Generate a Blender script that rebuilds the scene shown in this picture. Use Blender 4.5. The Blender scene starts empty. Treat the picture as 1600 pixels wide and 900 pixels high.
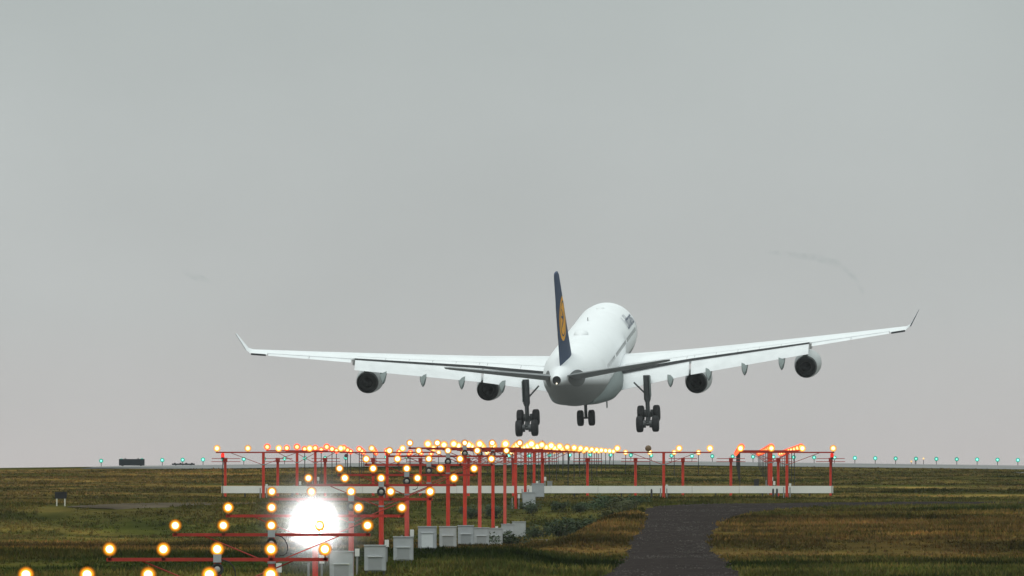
import bpy, bmesh, math, random
import numpy as np
from mathutils import Vector, Matrix, Euler
R = math.radians
random.seed(7)
rng = np.random.default_rng(7)
S = bpy.context.scene
C = S.collection

# ------------------------------------------------------------------ camera
# eye at z = 0, looking level along the runway (+Y); long telephoto, off-axis crop
F = 20750.0                     # focal length in pixels of a 1600-wide frame
VX, VY = 1129.0, 730.0          # where the runway direction and the eye level fall in it
cam = bpy.data.objects.new('camera', bpy.data.cameras.new('camera'))
C.objects.link(cam)
cam.location = (0, 0, 0)
cam.rotation_euler = (R(90), 0, 0)
cam.data.sensor_width = 36
cam.data.lens = 36 * F / 1600
cam.data.shift_x = (800 - VX) / 1600
cam.data.shift_y = (VY - 450) / 1600
cam.data.clip_start = 1
cam.data.clip_end = 20000
S.camera = cam

# ------------------------------------------------------------------ world: overcast sky
SUN_EL, SUN_AZ = 58, 205        # degrees; azimuth clockwise from +Y
w = bpy.data.worlds.new('World'); S.world = w; w.use_nodes = True
nt = w.node_tree; nt.nodes.clear()
def wn(t, **k):
    n = nt.nodes.new(t)
    for a, b in k.items(): setattr(n, a, b)
    return n
def wmath(op, a, b=None, clamp=False):
    n = wn('ShaderNodeMath', operation=op, use_clamp=clamp)
    for i, v in enumerate((a, b)):
        if v is None: continue
        if isinstance(v, (int, float)): n.inputs[i].default_value = v
        else: nt.links.new(v, n.inputs[i])
    return n.outputs[0]
tc = wn('ShaderNodeTexCoord')
sep = wn('ShaderNodeSeparateXYZ'); nt.links.new(tc.outputs['Generated'], sep.inputs[0])
up = wmath('MAXIMUM', sep.outputs[2], 0.0)
lum = wmath('MULTIPLY_ADD', up, 2.15); nt.nodes[-1].inputs[2].default_value = 1.0   # CIE-like overcast: zenith brighter
mp = wn('ShaderNodeMapping'); mp.inputs['Scale'].default_value = (1, 1, 1.7)
nt.links.new(tc.outputs['Generated'], mp.inputs[0])
nz = wn('ShaderNodeTexNoise'); nz.inputs['Scale'].default_value = 26; nz.inputs['Detail'].default_value = 4; nz.inputs['Roughness'].default_value = .45
nt.links.new(mp.outputs[0], nz.inputs['Vector'])
mot = wn('ShaderNodeMapRange'); mot.inputs['From Min'].default_value = .3; mot.inputs['From Max'].default_value = .7
mot.inputs['To Min'].default_value = .95; mot.inputs['To Max'].default_value = 1.05
nt.links.new(nz.outputs[0], mot.inputs[0])
lum = wmath('MULTIPLY', lum, mot.outputs[0])
ramp = wn('ShaderNodeValToRGB')
ramp.color_ramp.elements[0].position = 0.0;  ramp.color_ramp.elements[0].color = (.562, .530, .520, 1)
ramp.color_ramp.elements[1].position = .045; ramp.color_ramp.elements[1].color = (.400, .448, .440, 1)
e = ramp.color_ramp.elements.new(.012); e.color = (.508, .527, .520, 1)
e = ramp.color_ramp.elements.new(.024); e.color = (.480, .512, .506, 1)
nt.links.new(up, ramp.inputs[0])
ov = wn('ShaderNodeVectorMath', operation='SCALE')
nt.links.new(ramp.outputs[0], ov.inputs[0]); nt.links.new(lum, ov.inputs['Scale'])
sky = wn('ShaderNodeTexSky', sky_type='NISHITA'); sky.sun_disc = False
sky.sun_elevation = R(SUN_EL); sky.sun_rotation = R(SUN_AZ); sky.dust_density = 4
skys = wn('ShaderNodeVectorMath', operation='SCALE'); skys.inputs['Scale'].default_value = .06
nt.links.new(sky.outputs[0], skys.inputs[0])
mix = wn('ShaderNodeMix', data_type='RGBA'); mix.inputs[0].default_value = .06
nt.links.new(ov.outputs[0], mix.inputs[6]); nt.links.new(skys.outputs[0], mix.inputs[7])
bg = wn('ShaderNodeBackground'); bg.inputs[1].default_value = 1.0
nt.links.new(mix.outputs[2], bg.inputs[0])
wo = wn('ShaderNodeOutputWorld'); nt.links.new(bg.outputs[0], wo.inputs[0])

sun = bpy.data.objects.new('sun', bpy.data.lights.new('sun', 'SUN')); C.objects.link(sun)
sun.data.energy = .6; sun.data.angle = R(25); sun.data.color = (1, .97, .93)
sd = Vector((math.sin(R(SUN_AZ)) * math.cos(R(SUN_EL)), math.cos(R(SUN_AZ)) * math.cos(R(SUN_EL)), math.sin(R(SUN_EL))))
sun.rotation_euler = sd.to_track_quat('Z', 'Y').to_euler()

S.view_settings.view_transform = 'Standard'; S.view_settings.look = 'None'
S.view_settings.exposure = 0.0; S.view_settings.gamma = 1.0; S.view_settings.use_curve_mapping = False
S.cycles.use_denoising = True
S.cycles.max_bounces = 5; S.cycles.volume_bounces = 0

# ------------------------------------------------------------------ helpers
def lin(r, g, b):
    f = lambda v: v / 255 / 12.92 if v / 255 <= .04045 else ((v / 255 + .055) / 1.055) ** 2.4
    return (f(r), f(g), f(b))
def at(px, py, D):              # the point at distance D seen at pixel (px, py) of the photograph
    return Vector(((px - VX) * D / F, D, (VY - py) * D / F))

def mat(name, col, rough=.6, metal=0, var=.12, scale=3.0, spec=.5, coat=0):
    m = bpy.data.materials.new(name); m.use_nodes = True
    n = m.node_tree; b = n.nodes['Principled BSDF']
    b.inputs['Roughness'].default_value = rough; b.inputs['Metallic'].default_value = metal
    b.inputs['Specular IOR Level'].default_value = spec; b.inputs['Coat Weight'].default_value = coat
    t = n.nodes.new('ShaderNodeTexCoord'); o = n.nodes.new('ShaderNodeTexNoise')
    o.inputs['Scale'].default_value = scale; o.inputs['Detail'].default_value = 5
    n.links.new(t.outputs['Object'], o.inputs['Vector'])
    mr = n.nodes.new('ShaderNodeMapRange'); mr.inputs['From Min'].default_value = .25; mr.inputs['From Max'].default_value = .75
    mr.inputs['To Min'].default_value = 1 - var; mr.inputs['To Max'].default_value = 1 + var
    n.links.new(o.outputs[0], mr.inputs[0])
    v = n.nodes.new('ShaderNodeVectorMath'); v.operation = 'SCALE'; v.inputs[0].default_value = col
    n.links.new(mr.outputs[0], v.inputs['Scale']); n.links.new(v.outputs[0], b.inputs['Base Color'])
    return m
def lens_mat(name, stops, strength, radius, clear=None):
    # a lit lamp: hot core, its surrounding glow painted as colour towards the rim
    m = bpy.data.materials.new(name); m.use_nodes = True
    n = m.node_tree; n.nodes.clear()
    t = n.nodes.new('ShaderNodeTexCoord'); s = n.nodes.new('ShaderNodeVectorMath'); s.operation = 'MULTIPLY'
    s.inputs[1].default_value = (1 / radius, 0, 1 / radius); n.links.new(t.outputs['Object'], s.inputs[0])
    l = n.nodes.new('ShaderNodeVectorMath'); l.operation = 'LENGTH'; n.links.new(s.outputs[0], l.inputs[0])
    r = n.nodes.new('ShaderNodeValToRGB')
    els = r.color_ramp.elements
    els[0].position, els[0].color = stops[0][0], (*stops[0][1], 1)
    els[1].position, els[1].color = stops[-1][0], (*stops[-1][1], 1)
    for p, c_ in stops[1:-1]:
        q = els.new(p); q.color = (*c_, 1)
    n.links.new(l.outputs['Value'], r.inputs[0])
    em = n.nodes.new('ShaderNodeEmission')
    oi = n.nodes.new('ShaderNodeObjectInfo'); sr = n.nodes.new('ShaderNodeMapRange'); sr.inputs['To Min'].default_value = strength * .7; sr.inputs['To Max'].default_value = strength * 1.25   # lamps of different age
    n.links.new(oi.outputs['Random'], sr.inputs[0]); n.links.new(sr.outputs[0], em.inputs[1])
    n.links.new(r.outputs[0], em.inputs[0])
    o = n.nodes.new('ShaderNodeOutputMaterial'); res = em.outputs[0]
    if clear:                   # the painted glow fades to transparent at the rim
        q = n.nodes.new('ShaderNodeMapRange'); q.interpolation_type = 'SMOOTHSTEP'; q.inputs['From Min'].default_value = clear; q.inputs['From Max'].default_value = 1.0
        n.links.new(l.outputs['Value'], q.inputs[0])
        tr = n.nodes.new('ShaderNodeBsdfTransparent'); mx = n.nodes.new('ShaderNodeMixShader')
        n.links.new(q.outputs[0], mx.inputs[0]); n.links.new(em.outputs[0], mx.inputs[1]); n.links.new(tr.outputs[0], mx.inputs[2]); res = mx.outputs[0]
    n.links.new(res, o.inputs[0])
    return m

class MB:
    def __init__(s): s.v = []; s.f = []
    def add(s, v, f):
        k = len(s.v); s.v += [tuple(p) for p in v]; s.f += [tuple(i + k for i in q) for q in f]; return s
    def box(s, x0, x1, y0, y1, z0, z1):
        return s.add([(x, y, z) for z in (z0, z1) for y in (y0, y1) for x in (x0, x1)],
                     [(0, 2, 3, 1), (4, 5, 7, 6), (0, 1, 5, 4), (2, 6, 7, 3), (0, 4, 6, 2), (1, 3, 7, 5)])
    def loft(s, rings, cap0=True, cap1=True):
        n = len(rings[0]); v = [p for r in rings for p in r]; f = []
        for i in range(len(rings) - 1):
            for j in range(n):
                k = (j + 1) % n
                f.append((i * n + j, i * n + k, (i + 1) * n + k, (i + 1) * n + j))
        if cap0: f.append(tuple(range(n - 1, -1, -1)))
        if cap1: f.append(tuple((len(rings) - 1) * n + j for j in range(n)))
        return s.add(v, f)
    def tube(s, pts, rad, n=8, caps=True):
        pts = [Vector(p) for p in pts]
        if not hasattr(rad, '__len__'): rad = [rad] * len(pts)
        rings = []
        for i, p in enumerate(pts):
            d = (pts[min(i + 1, len(pts) - 1)] - pts[max(i - 1, 0)]).normalized()
            a = d.cross(Vector((0, 0, 1)) if abs(d.z) < .9 else Vector((1, 0, 0))).normalized(); b = d.cross(a)
            rings.append([p + rad[i] * (math.cos(t) * a + math.sin(t) * b) for t in (2 * math.pi * j / n for j in range(n))])
        return s.loft(rings, caps, caps)
    def mesh(s, name, smooth=False, angle=40):
        m = bpy.data.meshes.new(name); m.from_pydata(s.v, [], s.f)
        bm = bmesh.new(); bm.from_mesh(m); bmesh.ops.recalc_face_normals(bm, faces=bm.faces); bm.to_mesh(m); bm.free()
        if smooth:
            m.shade_smooth()
            m.set_sharp_from_angle(angle=R(angle))
        m.update(); return m
    def build(s, name, m, parent=None, smooth=False, angle=40):
        return obj(name, s.mesh(name, smooth, angle), m, parent)
def obj(name, me, m=None, parent=None, loc=None):
    o = bpy.data.objects.new(name, me); C.objects.link(o)
    if m is not None and not me.materials: me.materials.append(m)
    if parent: o.parent = parent
    if loc is not None: o.location = loc
    return o
def empty(name, loc=(0, 0, 0)):
    o = bpy.data.objects.new(name, None); C.objects.link(o); o.location = loc; o.empty_display_size = .2; return o
def tag(o, label, cat, group=None, kind=None):
    if label: o['label'] = label
    if cat: o['category'] = cat
    if group: o['group'] = group
    if kind: o['kind'] = kind
    return o
ONES = ['', 'first', 'second', 'third', 'fourth', 'fifth', 'sixth', 'seventh', 'eighth', 'ninth', 'tenth', 'eleventh', 'twelfth', 'thirteenth',
        'fourteenth', 'fifteenth', 'sixteenth', 'seventeenth', 'eighteenth', 'nineteenth']
TENS = {2: ('twentieth', 'twenty'), 3: ('thirtieth', 'thirty'), 4: ('fortieth', 'forty'), 5: ('fiftieth', 'fifty')}
def nth(k):
    if k < 20: return ONES[k]
    t, u = divmod(k, 10)
    return TENS[t][0] if u == 0 else TENS[t][1] + '-' + ONES[u]

# ------------------------------------------------------------------ materials
M = {}
M['red'] = mat('red_paint', lin(206, 56, 36), .5, var=.2, scale=2.2)
M['red_dark'] = mat('dark_red_paint', lin(165, 42, 28), .5, var=.2, scale=2.5)
M['red_faded'] = mat('faded_red_paint', lin(212, 84, 72), .6, var=.2, scale=2.2)
M['galv'] = mat('galvanised_steel', lin(150, 152, 152), .5, .3, var=.15)
M['cab'] = mat('cabinet_grey', lin(166, 169, 171), .5, var=.10, scale=4)
M['cab_panel'] = mat('cabinet_panel_grey', lin(146, 149, 150), .5, var=.08)
M['cab_white'] = mat('cabinet_panel_white', lin(205, 208, 208), .5, var=.06)
M['white'] = mat('white_paint', lin(222, 221, 216), .55, var=.05)
M['beamwhite'] = mat('trough_white', lin(226, 225, 220), .6, var=.07, scale=.8)
M['dark'] = mat('dark_metal', lin(48, 46, 46), .6, var=.2)
M['black'] = mat('black_rubber', lin(34, 34, 36), .8, var=.15)
M['cable'] = mat('cable_black', lin(40, 36, 34), .7)
M['lamp_body'] = mat('lamp_body', lin(120, 70, 40), .5, .2)
M['wood'] = mat('pale_post', lin(205, 200, 185), .7)
AMB = [(0, (1, .93, .70)), (.40, (1, .86, .48)), (.49, (.52, .25, .03)), (.62, (.34, .120, .006)), (.8, (.22, .066, .003)), (1, (.13, .038, .003))]  # hot core, then an orange halo painted as emission
M['amber'] = lens_mat('amber_halo_lens', AMB, 3.2, .155, .46)
M['warm'] = lens_mat('warm_halo_lens', [(0, (1, .9, .6)), (.36, (1, .8, .36)), (.5, (.62, .30, .04)), (.7, (.42, .16, .02)), (1, (.34, .10, .02))], 3.0, .21, .36)
M['redlens'] = lens_mat('red_halo_lens', [(0, (1, .72, .34)), (.32, (1, .5, .14)), (.5, (.8, .08, .02)), (1, (.5, .03, .015))], 3.4, .21, .4)
M['green'] = lens_mat('green_lens', [(0, (.5, 1, .86)), (.42, (.25, .95, .72)), (.6, (.02, .42, .30)), (1, (.005, .16, .12))], 1.6, .15)
M['obst'] = lens_mat('red_obstruction_lens', [(0, (1, .12, .06)), (1, (.8, .03, .02))], 1.4, .12)
M['yellow'] = lens_mat('yellow_edge_lens', [(0, (1, .8, .4)), (1, (1, .55, .15))], 1.6, .12)
M['unlit'] = mat('unlit_lens', lin(120, 96, 72), .25, var=.2)
M['flash'] = lens_mat('flash_lens', [(0, (1, 1, 1)), (1, (1, 1, 1))], 60, .1)
M['flash_off'] = mat('clear_flasher_glass', lin(170, 165, 158), .2, var=.15, scale=20)

# ------------------------------------------------------------------ terrain
CX = -9.66                                           # runway centreline
def sm(a, b, x):
    t = np.clip((x - a) / (b - a), 0, 1); return t * t * (3 - 2 * t)
Lp = np.array([(-400, -2.8), (300, -2.8), (330, -2.80), (375, -2.76), (406, -2.62), (440, -2.74), (500, -3.1), (535, -3.24), (588, -3.22), (600, -3.0), (622, -1.80), (634, -1.62),
               (671, -1.47), (925, .12), (972, .46), (990, .5), (1150, .45), (1500, -1.0), (3000, -8), (20000, -60)])
Rp = np.array([(-400, -2.9), (330, -2.95), (438, -2.93), (452, -2.56), (520, -2.2), (600, -1.76), (634, -1.6), (671, -1.47), (925, .12), (972, .46), (990, .5), (1150, .45), (1500, -1.0), (3000, -8), (20000, -90)])
ROAD = np.array([(-1.3, 300), (-1.35, 330), (-1.35, 354), (-1.5, 410), (-1.65, 436), (-1.8, 450), (-1.7, 480), (-1.6, 520), (-1.2, 560), (-.5, 582), (1.2, 598), (5, 609), (11, 615), (18, 619), (28, 622), (45, 624)])
ROADW = np.array([4.2, 4.1, 3.9, 3.5, 3.3, 2.9, 2.9, 3.2, 4.4, 6.2, 9, 12, 11, 9, 7, 7])
def road_x(D): return np.interp(D, ROAD[:10, 1], ROAD[:10, 0])
def vnoise(x, y, seed):
    def h(i, j): 
        v = np.sin(i * 127.1 + j * 311.7 + seed * 74.7) * 43758.5453
        return v - np.floor(v)
    xi, yi = np.floor(x), np.floor(y); fx, fy = x - xi, y - yi
    fx = fx * fx * (3 - 2 * fx); fy = fy * fy * (3 - 2 * fy)
    return (h(xi, yi) * (1 - fx) + h(xi + 1, yi) * fx) * (1 - fy) + (h(xi, yi + 1) * (1 - fx) + h(xi + 1, yi + 1) * fx) * fy
def ground(X, D, rough=True):
    X = np.asarray(X, float); D = np.asarray(D, float)
    zl = np.interp(D, Lp[:, 0], Lp[:, 1]); zr = np.interp(D, Rp[:, 0], Rp[:, 1])
    k = sm(-5.2, -3.0, X - road_x(D))
    z = zl * (1 - k) + zr * k
    crown = sm(700, 960, D) * (1 - sm(1500, 2500, D))
    z = z - crown * .0125 * np.minimum(np.abs(X - CX), 90)
    if rough:
        amp = (1 - sm(900, 940, D)) * .10
        onroad = np.exp(-((X - road_x(D)) / 3) ** 2) * (D < 600)
        z = z + amp * (1 - .8 * onroad) * ((vnoise(X / 9, D / 26, 1) - .5) + .5 * (vnoise(X / 3, D / 8, 2) - .5))
    return z
def gz(X, D): return float(ground(X, D))

def grid(name, xs, ds, m, off=0.0, mask=None):
    X, D = np.meshgrid(xs, ds); Z = ground(X, D) + off
    v = np.stack([X, D, Z], -1).reshape(-1, 3); nx, nd = len(xs), len(ds)
    i, j = np.meshgrid(np.arange(nx - 1), np.arange(nd - 1))
    a = (j * nx + i).ravel()
    f = np.stack([a, a + 1, a + nx + 1, a + nx], 1)
    me = bpy.data.meshes.new(name); me.from_pydata(v.tolist(), [], f.tolist()); me.shade_smooth(); me.update()
    return obj(name, me, m)

def field_mat(name, blades):
    m = bpy.data.materials.new(name); m.use_nodes = True
    n = m.node_tree; b = n.nodes['Principled BSDF']; b.inputs['Roughness'].default_value = .9; b.inputs['Specular IOR Level'].default_value = 0
    g = n.nodes.new('ShaderNodeNewGeometry')
    def noise(sc, det, vec=(1, 1, 0)):
        mu = n.nodes.new('ShaderNodeVectorMath'); mu.operation = 'MULTIPLY'; mu.inputs[1].default_value = vec
        n.links.new(g.outputs['Position'], mu.inputs[0])
        t = n.nodes.new('ShaderNodeTexNoise'); t.inputs['Scale'].default_value = sc; t.inputs['Detail'].default_value = det
        n.links.new(mu.outputs[0], t.inputs['Vector']); return t.outputs[0]
    def rmp(src, stops):
        r = n.nodes.new('ShaderNodeValToRGB'); els = r.color_ramp.elements
        els[0].position, els[0].color = stops[0][0], (*stops[0][1], 1); els[1].position, els[1].color = stops[-1][0], (*stops[-1][1], 1)
        for p, c_ in stops[1:-1]:
            q = els.new(p); q.color = (*c_, 1)
        n.links.new(src, r.inputs[0]); return r.outputs[0]
    big = rmp(noise(.05, 4, (.8, .42, 0)), [(.32, (.028, .034, .013)), (.41, (.052, .056, .021)), (.47, (.105, .084, .036)), (.53, (.050, .050, .019)), (.60, (.135, .102, .046)), (.70, (.072, .078, .026))])
    small = rmp(noise(.33, 5, (1, .5, 0)), [(.32, (.60, .64, .60)), (.5, (1.06, 1.06, 1.04)), (.66, (1.6, 1.5, 1.32))])
    mx = n.nodes.new('ShaderNodeMix'); mx.data_type = 'RGBA'; mx.blend_type = 'MULTIPLY'; mx.inputs[0].default_value = 1
    n.links.new(big, mx.inputs[6]); n.links.new(small, mx.inputs[7])
    # what grows where: green by the near ditch and round the antennas, straw on the bank, olive beyond
    sx = n.nodes.new('ShaderNodeSeparateXYZ'); n.links.new(g.outputs['Position'], sx.inputs[0])
    wv = n.nodes.new('ShaderNodeMath'); wv.operation = 'MULTIPLY_ADD'; n.links.new(noise(.12, 3), wv.inputs[0]); wv.inputs[1].default_value = 70; n.links.new(sx.outputs[1], wv.inputs[2])
    mp_ = n.nodes.new('ShaderNodeMapRange'); mp_.inputs['From Min'].default_value = 335; mp_.inputs['From Max'].default_value = 975; n.links.new(wv.outputs[0], mp_.inputs[0])
    zone = rmp(mp_.outputs[0], [(0, (.66, .80, .50)), (.17, (.70, .82, .52)), (.20, (1.05, .86, .66)), (.40, (1.12, .88, .66)), (.44, (.78, .88, .62)), (.52, (.82, .90, .64)), (.58, (1.0, .97, .80)), (1, (1.05, 1.0, .82))])
    shade_bands = rmp(noise(.11, 3, (.09, .33, 0)), [(.38, (.42, .47, .45)), (.47, (.9, .9, .9)), (.53, (1.05, 1.05, 1)), (.64, (1.5, 1.4, 1.22))])  # shading of the field's terraces painted into the ground colour
    wx = n.nodes.new('ShaderNodeMath'); wx.operation = 'MULTIPLY_ADD'; n.links.new(noise(.2, 3), wx.inputs[0]); wx.inputs[1].default_value = 10; n.links.new(sx.outputs[0], wx.inputs[2])
    mq = n.nodes.new('ShaderNodeMapRange'); mq.inputs['From Min'].default_value = -24; mq.inputs['From Max'].default_value = 0; n.links.new(wx.outputs[0], mq.inputs[0])
    west = rmp(mq.outputs[0], [(0, (1.1, .98, .96)), (.35, (1.08, .98, .96)), (.7, (1, 1, 1))])
    for extra in (zone, shade_bands, west):
        q = n.nodes.new('ShaderNodeMix'); q.data_type = 'RGBA'; q.blend_type = 'MULTIPLY'; q.inputs[0].default_value = 1
        n.links.new(mx.outputs[2], q.inputs[6]); n.links.new(extra, q.inputs[7]); mx = q
    out = mx.outputs[2]
    if blades:
        at_ = n.nodes.new('ShaderNodeAttribute'); at_.attribute_name = 'tint'
        m2 = n.nodes.new('ShaderNodeMix'); m2.data_type = 'RGBA'; m2.blend_type = 'MULTIPLY'; m2.inputs[0].default_value = 1
        n.links.new(out, m2.inputs[6]); n.links.new(at_.outputs['Color'], m2.inputs[7]); out = m2.outputs[2]
    n.links.new(out, b.inputs['Base Color'])
    return m
xs = np.concatenate([[-2500, -1500, -700, -300, -150, -100], np.arange(-75, 45.1, 1.25), [60, 90, 150, 300, 700, 1500, 2500]])
ds = np.concatenate([[-300, 0, 120, 200, 260], np.arange(300, 1010, 2.5), [1030, 1060, 1100, 1150, 1250, 1500, 2000, 3000, 5000]])
tag(grid('grass_field', xs, ds, field_mat('dry_grass_ground', False)), None, None, kind='structure')

def strip(name, pts, widths, m, off, n=10, sub=6):
    pts = [Vector((p[0], p[1], 0)) for p in pts]; P = []; W = []
    for i in range(len(pts) - 1):
        for k in range(sub):
            t = k / sub; P.append(pts[i].lerp(pts[i + 1], t)); W.append(widths[i] * (1 - t) + widths[i + 1] * t)
    P.append(pts[-1]); W.append(widths[-1])
    v = []; f = []
    for i, p in enumerate(P):
        d = (P[min(i + 1, len(P) - 1)] - P[max(i - 1, 0)]).normalized(); nrm = Vector((d.y, -d.x, 0))
        for j in range(n + 1):
            e = (j / n - .5) * 2
            wob = 1 + (.10 * math.sin(i * 1.7 + (9 if e > 0 else 0)) + .08 * math.sin(i * .63)) * (abs(e) > .9)
            q = p + nrm * (W[i] / 2 * e * wob); v.append((q.x, q.y, gz(q.x, q.y) + off * (1 if abs(e) < .95 else -.5) + (.05 * (float(vnoise(q.x * .9, q.y * .22, 21)) - .3) if name == 'service_road' and abs(e) < .95 else 0)))
    for i in range(len(P) - 1):
        for j in range(n):
            a = i * (n + 1) + j; f.append((a, a + 1, a + n + 2, a + n + 1))
    me = bpy.data.meshes.new(name); me.from_pydata(v, [], f); me.shade_smooth(); me.update()
    return tag(obj(name, me, m), None, None, kind='structure')
M['road'] = mat('dark_gravel', (.034, .028, .026), 1.0, var=.5, scale=2.6, spec=0.0)
M['dirt'] = mat('bare_dirt', (.095, .076, .066), .95, var=.3, scale=.7, spec=.1)
M['bare'] = mat('thin_grass_dirt', (.085, .068, .048), .95, var=.4, scale=.5, spec=0)
M['concrete'] = mat('runway_concrete', (.22, .218, .212), .95, var=.2, scale=.12, spec=.05)
strip('service_road', ROAD, list(ROADW), M['road'], .05)
strip('dirt_path', [(-5.0, 558), (-6.0, 567), (-7.4, 574), (-10, 580), (-15, 584)], [2.4, 2.4, 2.2, 2, 1.6], M['dirt'], .05)
strip('bare_ground', [(-29.5, 620), (-26.5, 625), (-23, 628), (-19, 630), (-15, 631)], [3, 6, 7, 6, 3], M['bare'], .04)
v = []; f = []
xx = np.linspace(-46, 60, 60); dd = np.concatenate([np.linspace(936, 1010, 26), [1060, 1150, 1400]])
for d in dd:
    for i, x in enumerate(xx):
        k = max(0, (x + 46) / 106); left = min(0, -46 + (d - 936) * -.0)
        y = d + (18 * (1 - min(1, (x + 46) / 10)) if d < 950 else 0)
        v.append((x, y, gz(x, y) + .03))
for j in range(len(dd) - 1):
    for i in range(len(xx) - 1):
        a = j * len(xx) + i; f.append((a, a + 1, a + len(xx) + 1, a + len(xx)))
me = bpy.data.meshes.new('runway'); me.from_pydata(v, [], f); me.shade_smooth(); me.update()
tag(obj('runway', me, M['concrete']), None, None, kind='structure')
strip('taxiway_shoulder', [(20.5, 905), (23, 880), (30, 850), (50, 830)], [2, 6, 9, 10], M['concrete'], .03)

# loose stones on the road
N = 9000
seg = rng.integers(0, 11, N); t_ = rng.random(N); A, B = ROAD[seg], ROAD[seg + 1]; keepw = (ROADW[seg] * (1 - t_) + ROADW[seg + 1] * t_) / 2
dv = (B - A) / np.linalg.norm(B - A, axis=1)[:, None]; e_ = rng.uniform(-1.0, 1.0, N) * keepw * (.75 + .25 * rng.random(N))
P = A + (B - A) * t_[:, None] + np.stack([dv[:, 1], -dv[:, 0]], 1) * e_[:, None]
r_ = .012 + .035 * rng.random(N) ** 2.5; z_ = ground(P[:, 0], P[:, 1]) + .05
oc = np.array([(1, 0, 0), (0, 1, 0), (-1, 0, 0), (0, -1, 0), (0, 0, .7), (0, 0, -.7)])
V = (np.stack([P[:, 0], P[:, 1], z_], 1)[:, None, :] + oc[None] * r_[:, None, None] * (.7 + .6 * rng.random((N, 6, 1)))).reshape(-1, 3)
fo = np.array([(0, 1, 4), (1, 2, 4), (2, 3, 4), (3, 0, 4), (1, 0, 5), (2, 1, 5), (3, 2, 5), (0, 3, 5)])
FF = (fo[None] + (np.arange(N) * 6)[:, None, None]).reshape(-1, 3)
me = bpy.data.meshes.new('gravel'); me.from_pydata(V.tolist(), [], FF.tolist()); me.update()
tag(obj('gravel', me, mat('gravel_stones', (.062, .053, .048), .95, var=.6, scale=1.7, spec=.05)), 'loose brown gravel scattered over the dark road', 'gravel', kind='stuff')

# grass blades (nobody could count them)
def blades(name, N, d0, d1, hmin, hmax, nb, weight):
    D = (rng.random(N) ** weight) * (d1 - d0) + d0
    X = ((rng.random(N) * 1.06 - .03) * 1600 - VX) * D / F
    keep = np.ones(N, bool)
    for i in range(len(ROAD) - 1):
        A, B = ROAD[i], ROAD[i + 1]; ab = B - A
        t = np.clip(((X - A[0]) * ab[0] + (D - A[1]) * ab[1]) / (ab @ ab), 0, 1)
        dist = np.hypot(X - A[0] - t * ab[0], D - A[1] - t * ab[1]); wd = ROADW[i] * (1 - t) + ROADW[i + 1] * t
        keep &= dist > wd / 2 - .25 + .35 * vnoise(X * 1.3, D * .3, 9)
    pd = np.interp(X, [-15, -10, -7.4, -6, -5], [584, 580, 574, 567, 558]); keep &= ~((X > -15) & (X < -4.6) & (np.abs(D - pd) < 4))
    bd = np.interp(X, [-29.5, -26.5, -23, -19, -15], [620, 625, 628, 630, 631]); keep &= ~((X > -29.5) & (X < -15) & (np.abs(D - bd) < 3.5) & (rng.random(N) < .8))
    keep &= ~((D > 930) & (X > -46)); keep &= ~((np.abs(X + 30.95) < .7) & (D > 612) & (D < 624)); keep &= ~((np.abs(D - 671) < 1.2) & (np.abs(X + 9.8) < 16))
    dens = vnoise(X / 2.2, D / 7, 5) * .6 + vnoise(X / 7, D / 22, 6) * .7
    keep &= rng.random(N) < np.clip(dens * 1.5 - .15, .12, 1)
    X, D, dens = X[keep], D[keep], dens[keep]; n = len(X)
    h = (hmin + (hmax - hmin) * rng.random(n) ** 1.6) * (.55 + .8 * dens)
    X = np.repeat(X, nb) + rng.normal(0, .09, n * nb); D = np.repeat(D, nb) + rng.normal(0, .09, n * nb); h = np.repeat(h, nb) * (.6 + .6 * rng.random(n * nb))
    z = ground(X, D) - .02
    a = rng.random(n * nb) * 2 * np.pi; wd = (.012 + .02 * rng.random(n * nb)) * (1 + D / 500); lean = h * (.1 + .5 * rng.random(n * nb)); la = rng.random(n * nb) * 2 * np.pi
    V = np.empty((n * nb, 3, 3), np.float32)
    V[:, 0] = np.stack([X - np.cos(a) * wd, D - np.sin(a) * wd, z], 1)
    V[:, 1] = np.stack([X + np.cos(a) * wd, D + np.sin(a) * wd, z], 1)
    V[:, 2] = np.stack([X + np.cos(la) * lean, D + np.sin(la) * lean, z + h], 1)
    T = n * nb
    me = bpy.data.meshes.new(name); me.vertices.add(T * 3); me.vertices.foreach_set('co', V.ravel())
    me.loops.add(T * 3); me.loops.foreach_set('vertex_index', np.arange(T * 3, dtype=np.int32))
    me.polygons.add(T); me.polygons.foreach_set('loop_start', np.arange(0, T * 3, 3, dtype=np.int32))
    me.update(calc_edges=True)
    ca = me.color_attributes.new('tint', 'FLOAT_COLOR', 'POINT')
    t = np.repeat(.95 + .45 * rng.random(T), 3); hue = np.repeat(rng.random(T), 3)
    col = np.stack([t * (.85 + .45 * hue), t * 1.05, t * (1.0 + .3 * hue), np.ones_like(t)], 1).astype(np.float32)
    ca.data.foreach_set('color', col.ravel())
    return tag(obj(name, me, GM), None, None, kind='stuff')
GM = field_mat('dry_grass_blades', True)
tag(blades('tall_grass', 95000, 325, 640, .05, .17, 6, .8), 'tall dry olive and brown grass on the nearer slopes', 'grass')
tag(blades('mown_grass', 42000, 600, 940, .04, .13, 6, 1.0), 'short mown grass of the field up to the runway end', 'grass')

# ------------------------------------------------------------------ approach lights
UNIT = 30.48; N0 = 7.33
def Dn(n): return UNIT * (n + N0)
SP5 = 1.029; SP = 1.524
yl = {0: 898, 1: 858, 2: 821, 3: 793, 4: 768, 5: 747, 6: 732, 7: 717, 8: 704}
def lampz(n):
    if n in yl: return (VY - yl[n]) * Dn(n) / F
    return .91 + (n - 9) / 14 * .2

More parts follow.
